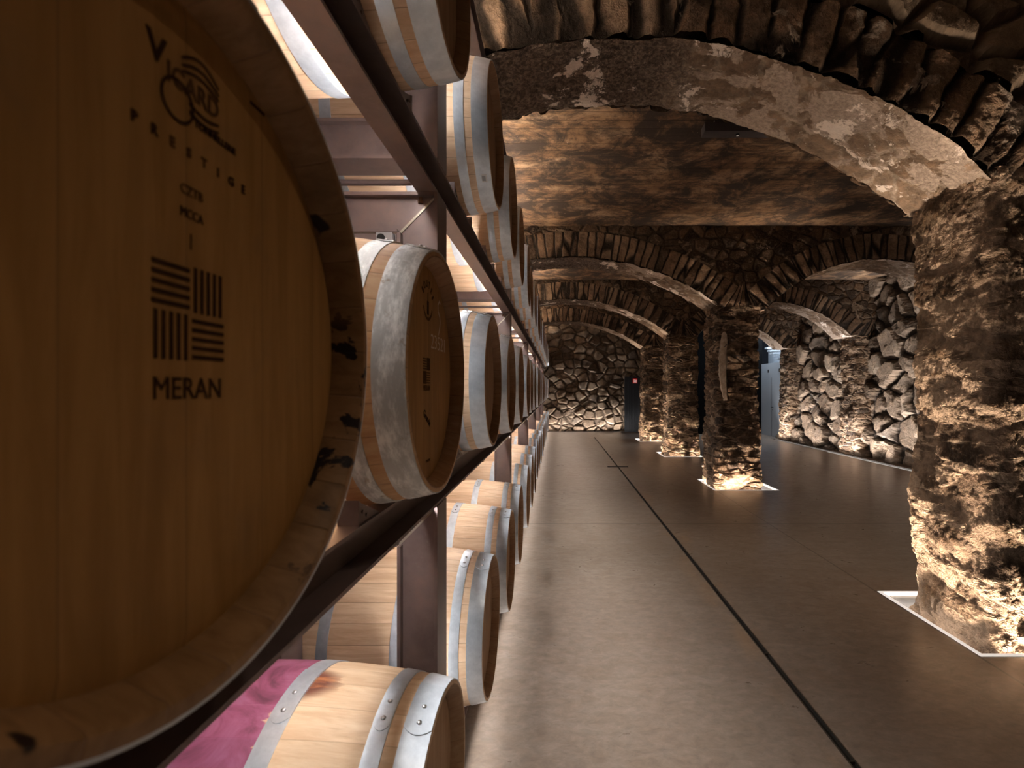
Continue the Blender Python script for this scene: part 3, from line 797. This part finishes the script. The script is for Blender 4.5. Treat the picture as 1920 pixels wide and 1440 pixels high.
# marks on the foreground head
hd = kid(BAR[('M', 0)], 'head'); y0, z0 = ROWS['M'][0][1], ROWS['M'][0][2]
def mk(name, bm, y, z, mat='ink', label=None, rot=0): add_mark(hd, name, bm, y-y0, z-z0, M[mat], label, rot)
mk('lettering', text_bm('V', 0.030, 1.0, 0.0006), 0.377, 0.264, 'ink', 'dark stamped letter V')
mk('lettering', text_bm('ICARD', 0.0235, 0.86, 0.0003), 0.4165, 0.254, 'ink_soft', 'stamped letters ICARD')
ls = []
for k, (zz, yl) in enumerate(((0.0165, .000), (0.0105, .0), (0.0055, .0))):
    ls.append(ribbon([(-0.022+0.044*i/10, zz+0.010*math.sin(PI*i/10)*(1.0-k*0.2)) for i in range(11)], 0.0022))
mk('emblem', merge(*ls), 0.424, 0.258, 'ink', 'curved stripes of the cooper emblem')
ring = [(0.0165*math.cos(2*PI*i/28), 0.0165*math.sin(2*PI*i/28)) for i in range(29)]
mk('emblem', ribbon(ring, 0.0026), 0.398, 0.2365, 'ink', 'round ring of the cooper emblem')
mk('emblem', merge(*[ribbon([(-0.018+0.036*i/8, zz-0.0035*math.sin(PI*i/8)) for i in range(9)], 0.0024) for zz in (0.0, -0.0065)]), 0.428, 0.2415, 'ink', 'lower stripes of the cooper emblem')
mk('lettering', text_bm('TONNELLERIE', 0.0085, 1.0, 0.0002), 0.443, 0.2285, 'ink', 'small stamped line TONNELLERIE')
for k, ch in enumerate('PRESTIGE'):
    f = k/7; mk('lettering', text_bm(ch, 0.0115, 1.0, 0.0003), 0.357+f*0.124, 0.2005-0.003*f, 'ink' if k in (0, 1, 6, 7) else 'ink_soft')
mk('lettering', text_bm('CZTB', 0.0115, 0.9), 0.4135, 0.167, 'ink_soft'); mk('lettering', text_bm('MCCA', 0.0115, 0.8), 0.4135, 0.1477, 'ink')
mk('lettering', rects([(-0.0006, 0.0006, -0.009, 0.004)]), 0.4125, 0.128, 'ink_soft')
mk('lettering', rects([(-0.012, 0.012, -0.0018, 0.0018)]), 0.504, 0.291, 'ink', 'short dark stamped dash')
mk('woven_emblem', weave_mark(0.080), 0.4125, 0.0645, 'ink', 'square emblem of woven lines')
mk('lettering', text_bm('MERAN', 0.0255, 0.92), 0.4115, 0.0005, 'ink', 'stamped word MERAN')
# marks on the chalked head
hd = kid(BAR[('M', 1)], 'head'); y0, z0 = ROWS['M'][1][1], ROWS['M'][1][2]
for k, ch in enumerate('BOUTES'):
    a = math.radians(150-k*25); mk('lettering', text_bm(ch, 0.026, 0.7, 0.0004), 1.232+0.052*math.cos(a), 0.222+0.045*math.sin(a), 'ink', None, a-PI/2)
mk('bottle_emblem', merge(ribbon([(0, -0.028), (0, 0.006)], 0.017), ribbon([(0, 0.006), (0, 0.028)], 0.006)), 1.232, 0.218, 'ink', 'small bottle emblem')
mk('emblem', ribbon([(0.043*math.cos(a), 0.043*math.sin(a)) for a in [math.radians(200+140*i/14) for i in range(15)]], 0.008), 1.232, 0.222, 'ink_soft', 'curved stamped line under the bottle')
S = [(0.017, 0.045), (0.006, 0.05), (-0.008, 0.038), (-0.006, 0.02), (0.010, 0.008), (0.016, -0.008), (0.008, -0.028), (-0.004, -0.045)]
mk('chalk_mark', ribbon(S, 0.006), 1.345, 0.195, 'chalk', 'white chalk letter S')
mk('chalk_mark', text_bm('23521', 0.055, 1.25, -0.0005), 1.345, 0.125, 'chalk', 'white chalk number 23 521')
mk('woven_emblem', weave_mark(0.066), 1.222, 0.048, 'ink_soft', 'square emblem of woven lines')
mk('lettering', text_bm('MERAN', 0.020, 0.95), 1.222, 0.004, 'ink_soft', 'stamped word MERAN')
mk('lettering', text_bm('Grande', 0.026, 0.9, 0.0003), 1.225, -0.072, 'ink', 'stamped script line', -0.5)
mk('lettering', text_bm('reserve', 0.015, 0.9), 1.235, -0.178, 'ink_soft')
# sticker on the front hoop of the barrel above the beam
def sticker(bar, ang, size):
    hp = kid(bar, 'hoop', 0); x = (HO[0][0]+HO[0][1])/2; r = prof_r(x)+0.0030
    bm = bmesh.new(); box(bm, x-size*0.4, x+size*0.4, -size*0.5, size*0.5, -0.0003, 0.0003); 
    rot = Matrix.Translation((0, r*math.cos(ang), 0.35+r*math.sin(ang))) @ Matrix.Rotation(ang-PI/2, 4, 'X')
    bmesh.ops.transform(bm, matrix=rot, verts=bm.verts); link('sticker', bm, M['sticker'], hp)
    bm = bmesh.new(); box(bm, x-size*0.22, x+size*0.22, -size*0.34, size*0.34, 0.0003, 0.0006)
    bmesh.ops.transform(bm, matrix=rot, verts=bm.verts); link('sticker', bm, M['grey_print'], hp).name = 'printed_label'
sticker(BAR[('U', 1)], math.radians(228), 0.05); sticker(BAR[('U', 2)], math.radians(235), 0.035)

# ================================================================== RACK
FX0, FX1 = -0.552, -0.412      # front column
BX0, BX1 = -1.09, -0.95        # rear column
WY = 0.032     # the web sits this far behind the near edge of the flanges
def column_mesh(x0, x1, y0, y1, z0, z1, inner, cut0, cut1):
    """upright with its flanges facing the aisle and the rack; the inner flange stops at the crossbeams"""
    bm = bmesh.new(); f = 0.012; ym = y0+WY; w_ = 0.0045
    za = (z0+cut0, z1-cut1)
    fa, fb = (za, (z0, z1)) if inner < 0 else ((z0, z1), za)
    box(bm, x0, x0+f, y0, y1, fa[0], fa[1], 0.001); box(bm, x1-f, x1, y0, y1, fb[0], fb[1], 0.001)
    box(bm, x0+f, x1-f, ym-w_, ym+w_, z0+cut0, z1-cut1)
    return bm
def cross_mesh(x0, x1, y0, y1, z0, z1, inn, top):
    """crossbeam; the flange on the open side stops at the columns"""
    bm = bmesh.new(); f = 0.012; ym = y0+WY; w_ = 0.0045
    a = (x0+0.0125, x1-0.0125); b = (x0+inn, x1-inn)
    lo, hi = (b, a) if top else (a, b)
    box(bm, lo[0], lo[1], y0, y1, z0, z0+f, 0.001); box(bm, hi[0], hi[1], y0, y1, z1-f, z1, 0.001)
    box(bm, a[0], a[1], ym-w_, ym+w_, z0+(f if not top else 0), z1-(f if top else 0))
    return bm
tiers = {'lower': (-H, -0.402), 'middle': (-0.290, 0.685), 'upper': (0.800, 1.84)}
for tn, (za, zb) in tiers.items():
    first = None
    for k in range(6):
        y = CY[k]
        lb = '%s brown steel H-frame from the camera in the %s level of the rack' % (ORD[k], tn)
        if first is None:
            root = empty('steel_frame', (0, y, Z(za)), lb, 'rack frame', 'brown steel frames of the rack'); first = root
            h = zb-za; f = 0.07
            c0 = 0.14 if tn != 'lower' else 0.0
            link('column', column_mesh(FX0, FX1, -f, f, 0, h, -1, c0, 0.14), M['steel'], root)
            link('column', column_mesh(BX0, BX1, -f, f, 0, h, 1, c0, 0.14), M['steel'], root)
            link('crossbeam', cross_mesh(BX0, FX1, -f, f, h-0.14, h, 0.14, True), M['steel'], root)
            if tn != 'lower': link('crossbeam', cross_mesh(BX0, FX1, -f, f, 0, 0.14, 0.14, False), M['steel'], root)
            # weld and bolt of the front top corner
            wy = -f+WY-0.0045
            bm = bmesh.new(); extrude_poly(bm, [(FX0+0.002, h-0.143), (FX1-0.013, h-0.016), (FX1-0.019, h-0.012), (FX0-0.003, h-0.136)], 'y', wy-0.004, wy+0.001); link('weld_seam', bm, M['weld'], root)
            bm = bmesh.new(); cyl(bm, (FX0+0.075, -0.045, h-0.022), 0.006, 0.02, 'z', 12); cyl(bm, (FX0+0.075, -0.045, h-0.028), 0.010, 0.008, 'z', 6); link('bolt', bm, M['bolt'], root)
            bm = bmesh.new(); box(bm, FX1-0.10, FX1-0.012, -f+.001, -f+0.006, 0.0, 0.008); link('base_weld', bm, M['weld'], root)
            if tn == 'middle':
                bm = bmesh.new(); box(bm, FX0-0.20, FX0-0.004, -0.066, -0.060, h-0.215, h-0.145); 
                lk = link('hanger_plate', bm, M['steel'], root)
                bm = bmesh.new(); box(bm, FX0-0.062, FX0-0.006, -0.10, -0.067, h-0.190, h-0.150, 0.002); s2 = link('socket_box', bm, M['alu'], root)
                bm = bmesh.new(); cyl(bm, (FX0-0.044, -0.101, h-0.170), 0.014, 0.004, 'y', 20); link('socket_hole', bm, M['slot'], s2)
            if tn == 'upper':
                bm = bmesh.new(); cyl(bm, ((BX1+FX0)/2, 0.0, -0.055), 0.011, abs(BX1-FX0)+0.06, 'x', 14); link('tie_rod', bm, M['steel'], root)
        else:
            root = copy_tree(first); root.location = (0, y, Z(za)); root['label'] = lb
# added fill strips hidden behind the front columns, brightening the next barrels
fill_led = emit('column_led', NEUT, K_COL_FILL)
for tn, (za, zb) in tiers.items():
    for k in range(6):
        root = empty('led_strip', (-0.482, CY[k]+0.062, Z(za)), 'upright LED strip behind the front column of the %s frame from the camera, %s level' % (ORD[k], tn), 'lamp', 'LED strips behind the columns')
        h = zb-za
        bm = bmesh.new(); box(bm, -0.012, 0.012, -0.095+0.005+0.055, -0.03, 0.16, h-0.16); link('holder', bm, M['alu'], root)
        bm = bmesh.new(); box(bm, -0.008, 0.008, -0.03, -0.022, 0.17, h-0.17); link('diffuser', bm, fill_led, root)
# long beams: C channels open to the front
def c_channel(bm, xf, xr, z0, z1, ya, yb, open_dir):
    t_ = 0.009
    # profile in (x, z)
    if open_dir > 0: pts = [(xf, z0), (xf, z0+t_), (xr+t_, z0+t_), (xr+t_, z1-t_), (xf, z1-t_), (xf, z1), (xr, z1), (xr, z0)]
    else: pts = [(xr, z0), (xr, z0+t_), (xf-t_, z0+t_), (xf-t_, z1-t_), (xr, z1-t_), (xr, z1), (xf, z1), (xf, z0)]
    extrude_poly(bm, pts, 'y', ya, yb); return bm
BE = {'bottom': (-H, -1.392), 'lower': (-0.402, -0.290), 'upper': (0.685, 0.800), 'top': (1.84, 1.955)}
rows_ = {'bottom': 'L', 'lower': 'M', 'upper': 'U'}
for bn, (z0, z1) in BE.items():
    for side in ('front', 'rear'):
        root = empty('rack_beam', (0, 0, Z(z0)), '%s %s brown steel beam running the length of the rack' % (side, bn), 'beam', 'long steel beams of the rack')
        xf, xr = (-0.416, -0.484) if side == 'front' else (-1.016, -1.084)
        bm = bmesh.new(); c_channel(bm, xf, xr, 0, z1-z0, -0.95, 17.36, 1 if side == 'front' else -1); link('channel', bm, M['beam'], root)
        if bn != 'top':
            fm = None
            for i, (a, y, z) in enumerate(ROWS[rows_[bn]]):
                if bn == 'bottom' and i == 0: continue
                for s in (-1, 1):
                    xb = xf if side == 'front' else xf-0.055
                    if fm is None:
                        bm = bmesh.new(); h = z1-z0
                        # sloped chock plate with a bent lip
                        extrude_poly(bm, [(0, h), (-0.115, h), (-0.115, h+0.052), (-0.100, h+0.045), (0, h+0.003)], 'x', xb-0.012, xb-0.006)
                        extrude_poly(bm, [(-0.115, h), (-0.119, h), (-0.119, h+0.055), (-0.115, h+0.053)], 'x', xb-0.05, xb-0.004)
                        for dy, dz in ((-0.097, 0.026), (-0.075, 0.014)): cyl(bm, (xb-0.005, dy, h+dz), 0.004, 0.004, 'x', 10)
                        fm = link('barrel_chock', bm, M['steel'], root); c = fm
                    else:
                        c = fm.copy(); C.objects.link(c)
                    c.location = (0, y-0.085 if s < 0 else y+0.085, 0)
                    c.scale = (1, 1 if s < 0 else -1, 1)
# LED bars between the levels
for zi, (zz, nm) in enumerate(((-0.345, 'lower'), (0.724, 'middle'), (1.895, 'upper'))):
    for k in range(-1, 6):
        y = CY[0]+2.62*k
        ya, yb = (y+0.12, y+2.50) if k < 5 else (y+0.12, 17.2)
        if k < 0: ya = -0.6
        cy_ = (ya+yb)/2
        root = empty('led_bar', (-0.4965, cy_, Z(zz)), '%s white LED bar from the camera between the barrels, %s level' % (ORD[k+1], nm), 'lamp', 'LED bars inside the rack')
        bm = bmesh.new(); cyl(bm, (0, 0, 0), 0.008, yb-ya-0.06, 'y', 10); link('tube', bm, M['led'] if nm == 'upper' else M['led_low'], root)
        for e in (ya-cy_, yb-cy_):
            bm = bmesh.new(); cyl(bm, (0, e, 0), 0.011, 0.06, 'y', 10); link('end_cap', bm, M['alu'], root)

M['top_led'] = emit('vault_led', WARM, K_TOP)
for k, (ya, yb) in enumerate(((-0.8, 2.74), (3.62, 5.40), (5.44, 7.20), (8.12, 10.80), (11.70, 14.00), (14.92, 17.2)), -1):
    cy_ = (ya+yb)/2
    root = empty('led_bar', (-0.455, cy_, Z(1.955)), '%s LED bar from the camera lying on the top steel beam' % ORD[k+1], 'lamp', 'LED bars on top of the rack')
    bm = bmesh.new(); box(bm, -0.014, 0.014, ya-cy_, yb-cy_, 0, 0.012); link('housing', bm, M['alu'], root)
    bm = bmesh.new(); box(bm, -0.010, 0.010, ya-cy_+.01, yb-cy_-.01, 0.012, 0.018); link('diffuser', bm, M['top_led'], root)
# ================================================================== ceiling lamps
def fixture(y, xa, label, on=True):
    L = 1.25
    root = empty('ceiling_lamp', (xa+L/2, y, Z(2.34)), label, 'lamp', 'black ceiling lamps')
    bm = bmesh.new(); box(bm, -L/2, L/2, -0.06, 0.06, 0, 0.08, 0.002); link('housing', bm, M['fixture'], root)
    bm = bmesh.new(); box(bm, -L/2+.1, L/2-.1, -0.02, 0.02, 0.08, 0.125); link('mounting_rail', bm, M['fixture'], root)
    for dx in (-0.31, 0.09):
        bm = bmesh.new(); cyl(bm, (dx, 0, -0.006), 0.034 if dx > 0 else 0.018, 0.014, 'z', 24); s_ = link('spot_ring', bm, M['black'], root)
        bm = bmesh.new(); cyl(bm, (dx, 0, -0.0135), 0.022 if dx > 0 else 0.011, 0.002, 'z', 20); link('spot_lens', bm, M['lens'], s_)
    for dx in ((-0.31, 0.09) if on else ()):
        ld = bpy.data.lights.new('spot', 'AREA'); ld.shape = 'DISK'; ld.size = 0.08; ld.energy = K_SPOT; ld.color = WARM; ld.spread = math.radians(84)
        lo = bpy.data.objects.new('spot', ld); C.objects.link(lo); lo.location = (dx, 0, -0.02); lo.parent = root
fixture(4.46, 1.34, 'black linear ceiling lamp under the concrete slab')
fixture(0.3, 0.9, 'black linear ceiling lamp above the camera')
fixture(9.4, 1.2, 'black linear ceiling lamp behind the second arch')
fixture(12.9, 1.2, 'black linear ceiling lamp behind the third arch')

# ================================================================== far end
bm = bmesh.new(); box(bm, 2.41, 2.95, YB-0.14, YB-0.07, 0.0, Z(0.47), 0.003)
o = link('door_1', bm, M['rib']); tag(o, kind='structure')
bm = bmesh.new(); box(bm, 2.70, 2.86, YB-0.146, YB-0.1405, Z(0.235), Z(0.405)); sg = link('fire_sign', bm, M['red'])
tag(sg, 'small red fire sign on the black panel of the back wall', 'sign')
bm = bmesh.new()
box(bm, 2.735, 2.765, YB-.148, YB-.1462, Z(.26), Z(.325)); 
extrude_poly(bm, [(2.725, Z(.335)), (2.775, Z(.335)), (2.75, Z(.375))], 'y', YB-.148, YB-.1462)
box(bm, 2.80, 2.83, YB-.148, YB-.1462, Z(.26), Z(.345)); box(bm, 2.808, 2.822, YB-.148, YB-.1462, Z(.345), Z(.362))
link('pictogram', bm, M['white'], sg)
# black partition closing the right-hand nave
bm = bmesh.new(); box(bm, 3.3, 6.93, 16.42, 16.50, 0, Z(ZC))
o = link('wall_partition', bm, flat('matt_black_partition', (0.0012, 0.0012, 0.0014), 0.8, 0, 0.05)); tag(o, kind='structure')
# blue-grey cladding with a flush door, stair above
bm = bmesh.new(); box(bm, 6.90, 6.98, 14.80, 16.42, 0, Z(0.86)); o = link('wall_lobby', bm, M['blue_steel']); tag(o, kind='structure')
bm = bmesh.new(); box(bm, 7.6, 7.66, 14.7, 17.5, 0, Z(ZC)+.02); o = link('wall_stairwell', bm, M['blue_plaster']); tag(o, kind='structure')
bm = bmesh.new(); box(bm, 6.894, 6.8995, 14.95, 15.62, 0.01, Z(0.40), 0.001); d2 = link('door_2', bm, M['blue_steel']); tag(d2, kind='structure')
bm = bmesh.new(); cyl(bm, (6.87, 15.55, Z(-0.55)), 0.01, 0.05, 'x', 12); box(bm, 6.84, 6.855, 15.42, 15.56, Z(-0.56), Z(-0.54), 0.003); link('door_handle', bm, M['black'], d2)
bm = bmesh.new(); cyl(bm, (6.89, 15.55, Z(-0.64)), 0.014, 0.01, 'x', 12); link('keyhole', bm, M['black'], d2)
bm = bmesh.new(); box(bm, 6.8925, 6.8996, 15.62, 15.635, 0.01, Z(0.40)); link('door_gap', bm, M['black'], d2)
for y in (15.05, 15.85):
    bm = bmesh.new(); box(bm, 6.89, 6.8995, y, y+0.07, Z(0.56), Z(0.66)); 
    tag(link('wall_lamp', bm, M['black']), 'small square black fitting on the blue-grey wall, %s' % ('nearer the pilaster' if y < 15.5 else 'nearer the black partition'), 'fitting', 'square fittings on the blue-grey wall')
bm = bmesh.new()
for k in range(6): box(bm, 7.0, 7.5, 15.2+k*0.2, 15.4+k*0.2, Z(0.86)+k*0.1, Z(0.92)+k*0.1)
tag(link('staircase', bm, M['stair']), 'white steps glimpsed above the blue-grey wall', 'stairs')
bm = bmesh.new(); box(bm, 6.3, 7.4, 15.2, 16.2, Z(ZC)-0.06, Z(ZC)-0.02); tag(link('ceiling_panel', bm, M['blue_led']), 'cool white ceiling panel of the lobby before the black partition', 'lamp')  # added panel standing in for the cool daylight of the lobby
